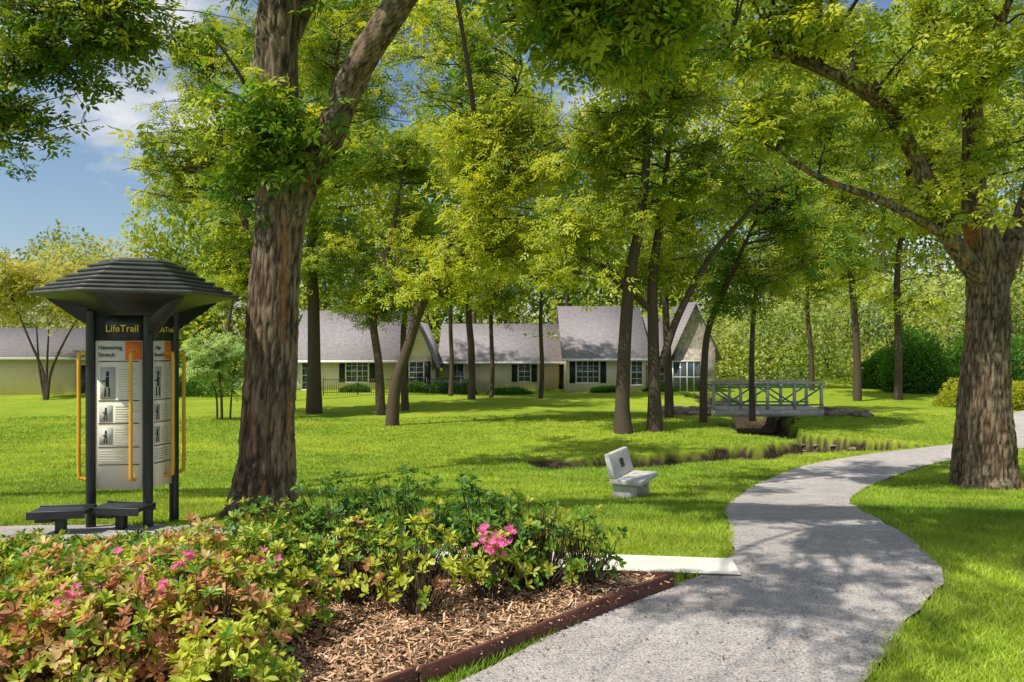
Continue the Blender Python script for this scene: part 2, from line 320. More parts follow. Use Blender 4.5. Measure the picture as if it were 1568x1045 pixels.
# ------------------------------------------------------------------ trees
G1=np.array([.085,.21,.018]);G2=np.array([.50,.56,.055]);GD=np.array([.05,.135,.016])
def ridged(ring,th,R):
    p=ring; b=vnoise(np.stack([p[...,0]*30,p[...,1]*30,p[...,2]*5],-1)); e=vnoise(np.stack([p[...,0]*60+9,p[...,1]*60,p[...,2]*13],-1)); f=vnoise(np.stack([p[...,0]*3,p[...,1]*3,p[...,2]*1.5],-1))
    r=np.abs(b-.5)*2; return R*(.17*(np.minimum(r,.6)-.3)+.06*(e-.5)+.16*(f-.5))
PIN=tmpl_pinnate(2); PINW=tmpl_pinnate(2,.22)
def make_tree(name,limbs,clumps,boughs=40,sprays=7,per=14,lsize=.36,spread=.75,pal=(G1,G2),bright=.5,near=False,T=PIN,droop=.25,gap=.0):
    par=empty(name); ac=Acc(); nodes=[];rads=[]
    for pts,rad in limbs:
        n=max(10,len(pts)*5) if not near else 150
        P=smooth_line(pts,n); R=np.interp(np.linspace(0,1,n),np.linspace(0,1,len(rad)),rad)
        nodes.append(P);rads.append(R)
        if near and rad[0]>.08:
            v,q=tubes(P[None],R[None],110 if rad[0]>.25 else 60,ridged)
            rr=vnoise(np.stack([v[:,0]*30,v[:,1]*30,v[:,2]*5],-1)); k=np.clip(np.abs(rr-.5)*3.6,0,1)[:,None]
            m=vnoise(v*np.array([5,5,1.3]))[:,None]; o_=np.clip(vnoise(v*np.array([9,9,1.1])+4)*6-4.6,0,1)[:,None]
            c=np.array([.03,.02,.013])*(1-k)+(np.array([.27,.18,.115])*(1-m)+np.array([.29,.24,.18])*m)*k
            c=c*(1-o_)+np.array([.36,.15,.055])*o_
            ac.add(v,q,c)
        else:
            v,q=tubes(P[None],R[None],10); ac.add(v,q,np.array([.1,.075,.055]))
    ND=np.vstack(nodes); RD=np.concatenate(rads)
    tot=sum(c[2] for c in clumps); E=[]
    for cen,r,w in clumps:
        k=max(2,int(round(boughs*w/tot))); u=rand_unit(k)*(rng.random((k,1))**.45); E.append(np.asarray(cen)+u*np.asarray(r))
    E=np.vstack(E); D=np.linalg.norm(E[:,None]-ND[None],axis=2)+2.5*np.maximum(0,ND[None,:,2]-E[:,None,2])+6*(ND[None,:,2]<min(ND[:,2].max()*.35,2.0)); j=D.argmin(1)
    S0=ND[j]; r0=np.minimum(RD[j]*.55,.015+.010*np.linalg.norm(E-S0,axis=1))
    L=np.linalg.norm(E-S0,axis=1,keepdims=True); mid=(S0+E)/2+np.array([0,0,1])*L*.13+rng.normal(size=E.shape)*L*.1
    t=np.linspace(0,1,8)[None,:,None]; P=(1-t)**2*S0[:,None]+2*t*(1-t)*mid[:,None]+t*t*E[:,None]
    P[:,1:]+=rng.normal(size=P[:,1:].shape)*L[:,None]*.018
    RR=r0[:,None]*np.linspace(1,.22,8)[None]; v,q=tubes(P,RR,6); ac.add(v,q,np.array([.075,.055,.04]))
    nb=len(E); bi=np.repeat(np.arange(nb),sprays); tt=rng.uniform(3,7,len(bi)).astype(int); base=P[bi,tt]
    off=rng.normal(size=(len(bi),3))*np.array([1,1,.6])*spread; SP=base+off; bb_=(rng.normal(size=(nb,1))*.22)[bi]
    if gap>0:
        kk=vnoise(SP*(.55/spread**.6)+13)>gap; SP,base,bb_=SP[kk],base[kk],bb_[kk]
    m2=(base+SP)/2+np.array([0,0,.1])*spread; TP=np.stack([base,m2,SP],1); v,q=tubes(TP,np.broadcast_to(np.array([.012,.008,.004])*(lsize/.3),(len(SP),3)),3); ac.add(v,q,np.array([.07,.055,.035]))
    ac.obj('trunk_and_branches',M_barkA,par,True)
    n=len(SP)*per; si=np.repeat(np.arange(len(SP)),per); w=rng.random((n,1)); C=SP[si]*w+m2[si]*(1-w)+rng.normal(size=(n,3))*spread*np.array([.25,.25,.15])
    A=rng.normal(size=(n,3)); A[:,2]=A[:,2]*.5-droop
    N=rng.normal(size=(n,3))*.5+np.array([-.35,-.3,.9])
    bt=np.clip(bright+bb_+rng.normal(size=(len(SP),1))*.22,0,1)[si]; bt=np.clip(bt+rng.normal(size=(n,1))*.15,0,1)
    col=(pal[0]*(1-bt)+pal[1]*bt)*rng.uniform(.8,1.2,(n,1))
    v,q,c=leaves(C,A,N,lsize*rng.uniform(.65,1.2,n),T,col); mesh_obj('foliage',v,q,M_leaf,par,c); return par
def G(u,d,dz=-.1):
    x=(u-784)/FL*d; return np.array([x,d,float(zbase(x,d))+dz])
dA=8.3
limA=[([G(403,dA,-.15),S(405,770,dA),S(409,720,dA),S(411,650,dA),S(418,520,dA),S(424,400,dA),S(430,300,dA),S(424,200,dA),S(424,90,dA),S(430,0,dA),S(450,-120,8.1),S(420,-300,7.6),S(400,-500,7)],[.50,.36,.30,.268,.26,.255,.26,.23,.22,.22,.19,.13,.08]),
 ([S(438,370,dA),S(462,285,8.25),S(500,215,8.2),S(545,110,8.1),S(615,0,8.0),S(700,-120,7.6),S(800,-230,7),S(950,-380,6)],[.13,.16,.16,.15,.14,.115,.09,.05]),
 ([S(432,60,dA),S(470,-20,8.5),S(530,-120,9),S(600,-260,10)],[.17,.15,.1,.05]),
 ([S(700,-120,7.6),S(800,-60,7.2),S(900,0,7.0),S(985,20,6.9),S(1080,-30,6.8)],[.08,.07,.06,.05,.02]),
 ([S(430,250,dA),S(400,190,8.2),S(370,120,8),S(330,60,7.8)],[.05,.03,.02,.01]),
 ([S(600,-260,10),np.array([.2,11.5,9.2]),np.array([2.6,13,9.6])],[.06,.05,.02]),  # branch added out of view to carry the lawn-shading clumps
 ([S(450,-150,8.1),S(500,-400,6.5),S(600,-800,4.8)],[.12,.08,.05])]
clA=[(S(430,190,7.95),(.22,.35,.55),1.5),(S(470,-60,8.3),(1.4,1.5,.3),1.4),(S(360,250,8.3),(.35,.4,.5),.8),
 (S(860,20,7.0),(.8,.9,.38),4.6),(S(1010,10,7),(.7,.8,.4),3.0),(S(640,-60,8.2),(.8,1,.3),.8),
 (np.array([-2.7,1.6,7.4]),(1.5,1.5,.8),1.6),(np.array([-.9,2.2,7.2]),(1.5,1.3,.9),2.0),(np.array([1.0,3.2,7.2]),(1.6,1.5,.9),2.3),(np.array([1.6,5.4,7.3]),(1.8,1.5,.9),2.0),(np.array([-1.4,5.4,7.8]),(1.8,1.6,1),1.6),(np.array([-1.2,9.5,8.6]),(2.0,1.6,1.2),1.4),(np.array([3.2,2.4,7.2]),(1.5,1.2,.8),1.3),  # unseen overhead clumps, set out to throw dappled shade on path and lawn
 (np.array([-.2,12.2,9.3]),(2.2,1.5,.8),2.0),(np.array([2.6,13,9.5]),(2.2,1.5,.8),2.2)]  # out-of-view crown added to shade the lawn beyond the bench
make_tree('oak_tree',limA,clA,boughs=132,sprays=8,per=14,lsize=.25,spread=.36,bright=.27,near=True,T=PINW,gap=.34)
dB=14.0
limB=[([G(1520,dB,-.2),S(1518,720,dB),S(1514,640,dB),S(1512,540,dB),S(1512,460,dB),S(1508,390,dB),S(1492,300,dB),S(1490,190,dB),S(1478,60,dB),S(1450,-80,dB),S(1420,-220,13)],[.58,.41,.36,.33,.33,.31,.2,.17,.15,.12,.07]),
 ([S(1522,440,dB),S(1548,380,dB),S(1580,300,14.2),S(1610,160,14.5),S(1620,0,15)],[.22,.2,.19,.16,.1]),
 ([G(1478,14.6,-.2),S(1482,640,14.5),S(1492,540,14.4),S(1500,450,14.2),S(1500,400,14.1)],[.28,.2,.18,.16,.14]),
 ([S(1502,430,13.9),S(1440,340,13.6),S(1405,250,13.4),S(1355,165,13.1),S(1245,100,12.6),S(1115,70,12)],[.17,.15,.13,.11,.085,.04]),
 ([S(1475,390,13.8),S(1430,350,13.4),S(1345,305,13),S(1262,275,12.7),S(1190,230,12.4)],[.1,.08,.065,.05,.025]),
 ([S(1430,300,13.6),S(1380,200,14),S(1310,90,14.6),S(1260,-40,15)],[.14,.13,.11,.06]),
 ([S(1490,150,dB),S(1530,40,13.5),S(1568,-60,13)],[.1,.08,.05])]
clB=[(S(1190,30,12.5),(1.3,1.2,.8),2.4),(S(1330,50,13.5),(1.4,1.4,.9),2.4),(S(1450,90,13),(1.2,1.3,1.0),2.2),(S(1550,60,13),(1.0,1.2,.9),2.5),(S(1565,240,13.2),(.5,1,.7),.9),(S(1455,300,13.4),(.5,.8,.4),.7),
 (S(1200,170,12.6),(1.1,1,.6),1.1),(S(1300,210,13.2),(1.,1,.5),.7),(S(1060,90,12.3),(1.1,1,.7),1.8),(S(1400,-150,12.5),(2.5,2.2,1.1),3),(S(1150,-150,12),(2.2,2,1),2.5)]
make_tree('pecan_tree',limB,clB,boughs=100,sprays=8,per=12,lsize=.3,spread=.42,bright=.66,near=True,T=PINW,gap=.4)
make_tree('oak_tree',[([np.array([-10.5,11,-.8]),np.array([-10.3,11,3]),np.array([-9.8,10.6,6]),np.array([-9.5,10,9]),np.array([-9.3,10.4,11.5])],[.4,.32,.26,.2,.1]),
  ([np.array([-10.2,11,3.5]),S(-60,160,10.5),S(60,110,10.2),S(170,60,10)],[.08,.05,.035,.012]),([np.array([-10,11,5]),S(20,-60,10),S(170,-90,9.6)],[.12,.08,.03]),
  ([np.array([-9.6,10.2,8]),np.array([-8.4,12.5,10.2]),np.array([-6.2,15.5,10.9]),np.array([-3.6,17.5,11.4])],[.16,.13,.1,.04])],  # limb added for the unseen crown that shades the lawn
  [(S(60,60,10.2),(.9,.9,.6),2.2),(S(30,200,10.5),(.6,.8,.45),1.3),(S(160,10,10),(.7,.8,.3),1.4),(S(-80,120,10.5),(1,1,1),1.2),(S(90,-100,10),(1.3,1.2,.6),1.2),
   (np.array([-6.3,15.5,10.9]),(2.2,1.8,.7),3.2),(np.array([-3.6,17.6,11.6]),(2.2,1.8,.7),3.4),(np.array([-5.5,19,12.3]),(2.2,1.8,.7),2.6)],boughs=104,sprays=7,per=10,lsize=.28,spread=.45,bright=.3,pal=(GD,G2),T=PINW,gap=.28)  # crown extension above the view, added to shade the middle lawn
def midtree(name,trunk,rad,clumps,extra=(),**k):
    limbs=[(trunk,[r*.8 for r in rad])]+[(p,[r*.85 for r in q]) for p,q in extra]; return make_tree(name,limbs,clumps,**k)
kw=dict(lsize=.48,spread=.75,per=14,sprays=9,gap=.38)
kw2=dict(lsize=.62,spread=.95,per=13,sprays=9,gap=.36)
def C(u,v,d,rx,rz,w=1.,ry=None): return (S(u,v,d),(rx,ry or rx*.8,rz),w)
midtree('shade_tree',[G(481,37),S(481,560,37),S(480,460,37),S(478,370,37),S(500,200,36.5),S(520,60,36)],[.5,.38,.34,.3,.2,.08],
  [C(540,250,36,3.6,3.2,2),C(560,90,36,4,3,2),C(520,390,36,2.4,1.6,1),C(450,60,37,3.2,3,1.5)],boughs=60,bright=.42,**kw)
midtree('shade_tree',[G(418,34),S(412,520,34),S(390,400,34),S(350,250,34),S(320,120,34)],[.36,.3,.24,.16,.06],
  [C(320,330,34,2.7,2.3,1.6),C(255,260,34,2.2,1.6,1.2),C(330,170,34,2.8,2.2,1.7),C(290,60,34,2.4,2.,1.6),C(340,440,34,1.9,1.,.9)],boughs=84,bright=.45,**kw)
midtree('shade_tree',[G(446,46),S(446,540,46),S(446,400,46),S(450,250,46),S(470,80,46)],[.36,.3,.26,.2,.08],
  [C(380,110,46,4.5,3.5,1.5),C(480,20,46,4.5,3.5,1.5),C(600,10,45,4.5,3.5,1.5),C(710,20,44,4,3.5,1.2),C(350,10,45,3.5,3,1),C(560,160,46,4,3,1)],boughs=66,bright=.65,**kw2)
midtree('shade_tree',[G(600,30),S(606,590,30),S(625,530,30),S(645,470,30),S(690,370,30),S(730,250,30),S(700,0,29),S(660,-120,28)],[.34,.27,.24,.22,.18,.14,.1,.06],
  [C(770,320,29,2.6,2.4,2.2),C(740,200,29,2.2,1.6,1.2),C(860,250,28.5,1.8,2.2,1.3),C(700,430,29.5,1.8,.8,.8),C(840,400,28.5,1.7,.8,.7),C(620,-110,27.5,3.2,1.1,2.2),C(500,-90,28,2.6,1.1,1.2)],[([S(640,480,30),S(610,440,30),S(580,380,30)],[.12,.1,.05])],boughs=96,bright=.92,**kw)  # highest clumps lie out of view, added to shade the lawn behind
midtree('shade_tree',[G(583,36),S(580,560,36),S(572,470,36),S(600,360,36),S(620,240,36)],[.3,.24,.2,.15,.07],
  [C(610,400,36,2.8,1.8,1.3),C(640,260,37,3,2.6,1.4),C(590,470,36,2,.7,.5)],boughs=38,bright=.58,**kw)
midtree('shade_tree',[G(621,38),S(618,560,38),S(620,480,38),S(640,400,38)],[.25,.2,.16,.08],[C(660,450,38,2.2,1.,1),C(640,350,38,2.5,2,1)],boughs=20,bright=.4,**kw)
midtree('shade_tree',[G(722,44),S(722,540,44),S(720,440,44),S(760,250,44),S(800,100,44)],[.3,.25,.22,.18,.08],
  [C(720,430,44,3.2,1.3,1),C(780,130,43,5,4.,2.5),C(680,80,42,4,4,1.5),C(850,330,45,4,3.2,1.2)],boughs=60,bright=.52,**kw2)
for u,dd,tp in ((690,48,470),(752,47,480),(828,47,440)):
    midtree('shade_tree',[G(u,dd),S(u+2,560,dd),S(u,480,dd),S(u+8,tp-80,dd)],[.2,.17,.15,.08],[C(u+5,tp-30,dd,2.3,1.3,1)],boughs=9,bright=.4,lsize=.6,spread=.85,per=12,sprays=6)
midtree('shade_tree',[G(955,26.5),S(953,620,26.5),S(957,520,26.5),S(965,420,26.5),S(982,330,26.5),S(990,200,26.5),S(970,60,26),S(940,-120,25)],[.44,.31,.27,.25,.2,.15,.1,.05],
  [C(900,200,26.5,2.2,1.6,1.1),C(1000,170,26,2.2,1.8,1.3),C(950,60,26,2.8,1.6,1.5),C(890,330,26,1.4,1.,.7),C(1050,310,27,1.6,1.1,.7),C(890,430,26,1.4,.5,.4),C(900,-120,24,3.0,.9,2.),C(760,-120,23,2.2,.9,1.2)],  # uppermost clumps are unseen, put in to cast shade on the lawn
  [([S(962,440,26.5),S(930,410,26.3),S(880,395,26),S(820,420,25.6)],[.12,.09,.06,.02])],boughs=92,bright=.64,**kw)
midtree('shade_tree',[G(1003,27),S(1002,600,27),S(1000,500,27),S(1000,420,27),S(1012,330,27),S(1030,180,27)],[.38,.27,.24,.21,.16,.07],
  [C(1080,240,27,2.2,1.7,1.3),C(1040,100,27.5,2.4,1.6,1.2),C(960,270,28,1.6,1.3,.8),C(1010,420,28,1.3,.7,.4)],
  [([S(1001,480,27),S(975,455,26.8),S(940,430,26.5),S(905,398,26)],[.14,.11,.08,.04]),([S(1012,560,27),S(1040,480,27),S(1090,390,27),S(1150,320,26.6),S(1190,270,26)],[.16,.15,.12,.08,.03])],boughs=48,bright=.48,**kw)
midtree('shade_tree',[G(1025,32),S(1023,560,32),S(1018,430,32),S(1020,300,32)],[.25,.2,.16,.06],[C(1030,320,33,2.5,2,1),C(1000,410,33,2,.9,.5)],boughs=22,bright=.5,**kw)
midtree('shade_tree',[G(1077,30),S(1078,570,30),S(1086,500,30),S(1120,420,29.5),S(1160,330,29)],[.2,.17,.15,.12,.05],
  [C(1160,390,29,2.2,1.1,1.3),C(1180,290,29,2.5,1.6,1.5),C(1240,360,29,1.8,1.3,1),C(1110,450,29.5,1.2,.4,.3)],
  [([S(1088,500,30),S(1120,410,30),S(1150,430,29.6),S(1172,500,29)],[.07,.06,.04,.02])],boughs=46,bright=.25,**kw)  # low brightness paints the shade on this crown into its leaf colour
midtree('shade_tree',[G(1152,33),S(1151,560,33),S(1154,480,33),S(1165,380,33)],[.17,.14,.12,.05],[C(1180,420,33,2.2,1.,.8),C(1230,310,34,3,2.2,1.4)],boughs=26,bright=.35,pal=(GD,G2),**kw)  # darker leaf tints stand in for shade on this crown
midtree('shade_tree',[G(1313,46),S(1312,540,46),S(1305,440,46),S(1290,300,46)],[.32,.26,.22,.1],[C(1290,320,46,4,3.6,1.5),C(1320,180,46,4.5,3.5,1.5),C(1200,150,45,4.5,4,1.5),C(1330,430,46,2.6,1.2,.6)],boughs=50,bright=.66,**kw2)
midtree('shade_tree',[G(1375,47),S(1376,540,47),S(1374,420,47),S(1390,280,47)],[.32,.26,.22,.1],[C(1420,330,46,4,3.2,1.5),C(1430,180,45,4.5,3.5,1.5),C(1500,300,44,3.4,3.5,1.2),C(1560,180,44,4,4,1.2),C(1440,440,46,2.6,1.2,.6)],boughs=52,bright=.74,**kw2)
midtree('shade_tree',[G(1243,55),S(1242,540,55),S(1236,450,55),S(1250,340,55)],[.25,.2,.16,.08],[C(1240,410,55,4,2.5,1)],boughs=18,bright=.75,lsize=.7,spread=1.1,per=12,sprays=7)
midtree('dogwood_tree',[G(340,32),S(338,590,32),S(330,540,32)],[.07,.06,.03],[C(330,540,32,1.3,.9,2),C(300,570,32,.6,.4,.6),C(360,600,32,.6,.3,.5)],
  [([G(333,32),S(330,600,32),S(310,560,32)],[.05,.04,.02]),([G(352,32),S(355,600,32),S(360,560,32)],[.05,.04,.02])],boughs=34,sprays=6,per=14,lsize=.3,spread=.35,bright=.75,pal=(np.array([.12,.26,.06]),np.array([.46,.6,.26])))
midtree('crape_myrtle_tree',[G(70,46),S(66,570,46),S(45,520,46),S(20,460,46)],[.12,.1,.07,.03],[C(60,440,46,4.4,2.4,3),C(150,430,50,2.8,2.2,1.4),C(0,420,46,3,3,1)],
  [([G(72,46),S(78,570,46),S(100,520,46),S(130,470,46)],[.12,.1,.07,.03]),([G(71,46),S(72,560,46),S(75,500,46)],[.1,.08,.04]),([G(69,46),S(60,560,46),S(56,500,46)],[.1,.08,.04])],boughs=72,sprays=7,per=13,lsize=.45,spread=.75,bright=.75,pal=(np.array([.2,.26,.045]),np.array([.54,.53,.12])))
def mass(x0,x1,y0,y1,hfun,n,size,pal):
    x=rng.uniform(x0,x1,n); y=rng.uniform(y0,y1,n); g=vnoise(np.stack([x*.16,y*.08,x*0+5],-1)); H=hfun(x)*(.65+.7*g)
    t=rng.random(n)**.75; z=zbase(x,y)+H*t
    C0=np.stack([x,y,z],-1); k=vnoise(C0*.38)+.35*vnoise(C0*1.3)>.52; C0=C0[k]; m=len(C0)
    bt=np.clip(vnoise(C0*.3)[:,None]*1.7-.3+rng.normal(size=(m,1))*.15,0,1); col=(pal[0]*(1-bt)+pal[1]*bt)
    A=rng.normal(size=(m,3)); N=rng.normal(size=(m,3))*.6+np.array([-.3,-.4,1])
    v,q,c=leaves(C0,A,N,size*rng.uniform(.5,1.3,m),tmpl_simple(.27),col); return v,q,c
ac=Acc()
for a in (mass(-75,-34,72,92,lambda x:np.full_like(x,13),60000,.5,(np.array([.18,.25,.07]),np.array([.48,.5,.17]))),
          mass(-36,62,72,92,lambda x:np.interp(x,[-36,-28,0,62],[14,27,34,34]),260000,.62,(G1*1.1,G2*1.0)),
          mass(0,75,58,75,lambda x:np.interp(x,[0,12,40],[3,6,9]),80000,.36,(np.array([.16,.26,.05]),np.array([.5,.56,.14])))): ac.add(*a)
ac.obj('distant_trees',M_leaf)
B=50; bx=rng.uniform(-26,60,B); by=rng.uniform(62,80,B); bz=zbase(bx,by)
P=np.stack([np.stack([bx,by,bz-.2],-1),np.stack([bx+rng.normal(size=B)*.3,by,bz+5],-1),np.stack([bx+rng.normal(size=B),by,bz+12],-1)],1)
v,q=tubes(P,np.tile([.25,.19,.08],(B,1)),8); mesh_obj('distant_tree_trunks',v,q,M_bark)
def shrub(name,c,r,n,size,pal,mat_=M_leaf):
    u=rand_unit(n)*(rng.random((n,1))**.3); u[:,2]=np.abs(u[:,2]); lump=.8+.4*vnoise(u*2.5+c[0]); P=np.asarray(c)+u*np.asarray(r)*lump[:,None]
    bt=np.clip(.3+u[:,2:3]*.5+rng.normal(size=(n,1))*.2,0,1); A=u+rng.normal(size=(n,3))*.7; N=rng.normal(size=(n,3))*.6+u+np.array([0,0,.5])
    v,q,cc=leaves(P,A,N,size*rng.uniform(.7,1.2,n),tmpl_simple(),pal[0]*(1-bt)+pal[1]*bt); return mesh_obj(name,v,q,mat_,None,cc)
for u,d,r,pl in ((1500,40,(2.6,1.5,1.4),(np.array([.2,.25,.02]),np.array([.5,.52,.04]))),(1575,38,(1.6,1.3,1.5),(np.array([.2,.25,.02]),np.array([.5,.52,.04])))):
    shrub('golden_hedge',G(u,d,0),r,9000,.14,pl)
for u,d,r in ((1400,52,(2.2,2,4.0)),(1360,56,(2,2,2.6)),(1510,55,(4,2,4.5))): shrub('evergreen_shrub',G(u,d,0),r,7000,.3,(GD*.8,GD*2.2))
for u,d,r in ((300,50,(2.5,1.5,2.0)),(680,53,(1.0,.8,1.0)),(710,53,(.8,.8,.8)),(640,53,(.8,.6,.6)),(545,53,(1.0,.5,.4)),(780,53,(1.5,.7,.4)),(930,52.6,(1.2,.6,.3)),(1010,53,(1,.7,.5)),(260,54,(2.5,1.5,3))): shrub('foundation_shrub',G(u,d,0),r,3200,.2,(GD,G1*1.4))
# ------------------------------------------------------------------ azaleas
FOLD=tmpl_fold(.21)
def azalea(bx,by,r,h,nw=320,pal='green',flowers=0,stems=14,inner=.5):
    par=empty('azalea_bush'); b=np.array([bx,by,float(zbase(bx,by))+.04])
    u=rand_unit(nw); u[:,2]=np.abs(u[:,2])*1.05-.08; u=norm(u); rad=inner+(1-inner)*rng.random((nw,1))**.5
    lump=.68+.66*vnoise(u*2.6+np.array([bx*3,by*3,0]))[:,None]
    C0=b+np.array([0,0,h*.28])+u*rad*lump*np.array([r,r,h*.78]); C0[:,2]=np.maximum(C0[:,2],b[2]+.06)
    ns=min(nw,stems*8); sel=rng.choice(nw,ns,replace=False); E=C0[sel]; s0=b+rng.normal(size=(ns,3))*np.array([.05,.05,0])*r*1.5; s0[:,2]=b[2]-.03
    mid=(s0+E)/2+np.stack([(E-s0)[:,0]*.12,(E-s0)[:,1]*.12,-np.abs(rng.normal(size=ns))*.04],-1)+rng.normal(size=(ns,3))*.02
    t=np.linspace(0,1,7)[None,:,None]; P=(1-t)**2*s0[:,None]+2*t*(1-t)*mid[:,None]+t*t*E[:,None]; P[:,1:-1]+=rng.normal(size=P[:,1:-1].shape)*.006
    v,q=tubes(P,np.linspace(.0065,.002,7)[None]*rng.uniform(.7,1.4,(ns,1)),5); mesh_obj('stems',v,q,M_bark,par)
    per=8; n=nw*per; ci=np.repeat(np.arange(nw),per); ax=norm(u+rng.normal(size=(nw,3))*.35+np.array([0,0,.7]))
    e1=norm(np.cross(ax,np.array([.3,.9,.1]))); e2=np.cross(ax,e1); ph=np.tile(np.arange(per)/per*2*math.pi,nw)+rng.normal(size=n)*.25; el=rng.uniform(.05,1.0,n)
    A=(np.cos(ph)*np.cos(el))[:,None]*e1[ci]+(np.sin(ph)*np.cos(el))[:,None]*e2[ci]+np.sin(el)[:,None]*ax[ci]; N=ax[ci]+rng.normal(size=(n,3))*.15
    dark=np.array([.055,.16,.03]); mid_=np.array([.15,.30,.03]); lime=np.array([.48,.54,.06]); red=np.array([.54,.25,.13])
    k=rng.random((nw,1))
    if pal=='green': base=np.where(k<.3,dark,mid_); base=np.where(k>.65,lime*.8,base)
    elif pal=='dark': base=np.where(k<.4,dark,mid_*.95)
    elif pal=='lime': base=np.where(k<.22,mid_,lime); base=np.where(k>.9,red*.8,base)
    else: base=np.where(k<.2,mid_,lime); base=np.where(k>.58,red,base); base=np.where(k>.86,np.array([.6,.45,.2]),base)
    col=base[ci]*rng.uniform(.7,1.3,(n,1))
    v,q,c=leaves(C0[ci]+A*.006,A,N,rng.uniform(.034,.06,n),FOLD,col); mesh_obj('leaves',v,q,M_az,par,c)
    if flowers:
        nf=flowers; ff=rng.integers(0,nw,nf); cand=C0[ff]; anchor=cand[np.argsort(-(cand[:,2]-cand[:,1]*.6))[:max(1,nf//6)]]; fc=anchor[rng.integers(0,len(anchor),nf)]+rng.normal(size=(nf,3))*.028; fa=norm(rng.normal(size=(nf,3))*.5+np.array([-.1,-.8,.6]))
        e1=norm(np.cross(fa,np.array([.3,.9,.1]))); e2=np.cross(fa,e1); ci=np.repeat(np.arange(nf),5); ph=np.tile(np.arange(5)/5*2*math.pi,nf)
        A=np.cos(ph)[:,None]*e1[ci]+np.sin(ph)[:,None]*e2[ci]+.45*fa[ci]; col=np.array([.85,.17,.38])*rng.uniform(.75,1.1,(nf*5,1))+np.array([.0,.05,.06])*rng.random((nf*5,1))
        v,q,c=leaves(fc[ci],A,fa[ci],rng.uniform(.02,.032,nf*5),tmpl_fold(.34),col); mesh_obj('flowers',v,q,M_flower,par,c)
azalea(-1.2,5.55,.40,.64,230,'dark',0,16,.4); azalea(-.72,5.5,.40,.72,220,'dark',0,16,.4); azalea(-.2,5.45,.40,.68,210,'dark',0,16,.4); azalea(.2,5.3,.36,.60,130,'green',0,16,.35); azalea(-1.7,5.45,.40,.56,260,'green',0,14,.4)
azalea(.47,5.3,.30,.54,80,'green',0,12,.3)
azalea(-.55,4.7,.28,.66,95,'lime',0,9,.3); azalea(-.12,4.98,.22,.46,50,'lime',46,7,.3); azalea(-.95,4.95,.32,.52,130,'lime',0); azalea(.02,5.2,.2,.38,50,'green',26)
azalea(-2.2,5.2,.44,.38,340,'green'); azalea(-2.75,5.25,.44,.33,340,'green'); azalea(-3.3,5.3,.46,.30,300,'green'); azalea(-1.55,4.95,.40,.46,300,'green'); azalea(-2.1,4.7,.45,.42,380,'lime',0)
azalea(-2.7,4.75,.45,.42,350,'green'); azalea(-3.35,4.8,.45,.42,300,'lime')
azalea(-1.35,4.35,.34,.50,240,'lime',6,12,.4); azalea(-1.75,4.2,.42,.56,380,'red',12); azalea(-2.25,4.1,.44,.55,380,'red',22); azalea(-2.8,4.1,.44,.5,360,'lime',6); azalea(-1.42,3.75,.34,.54,280,'red',12); azalea(-1.9,3.6,.42,.54,380,'red',18); azalea(-2.4,3.5,.42,.5,380,'red',14); azalea(-1.22,3.3,.26,.38,200,'lime',5)
azalea(-4.75,6.0,.32,.5,200,'green')
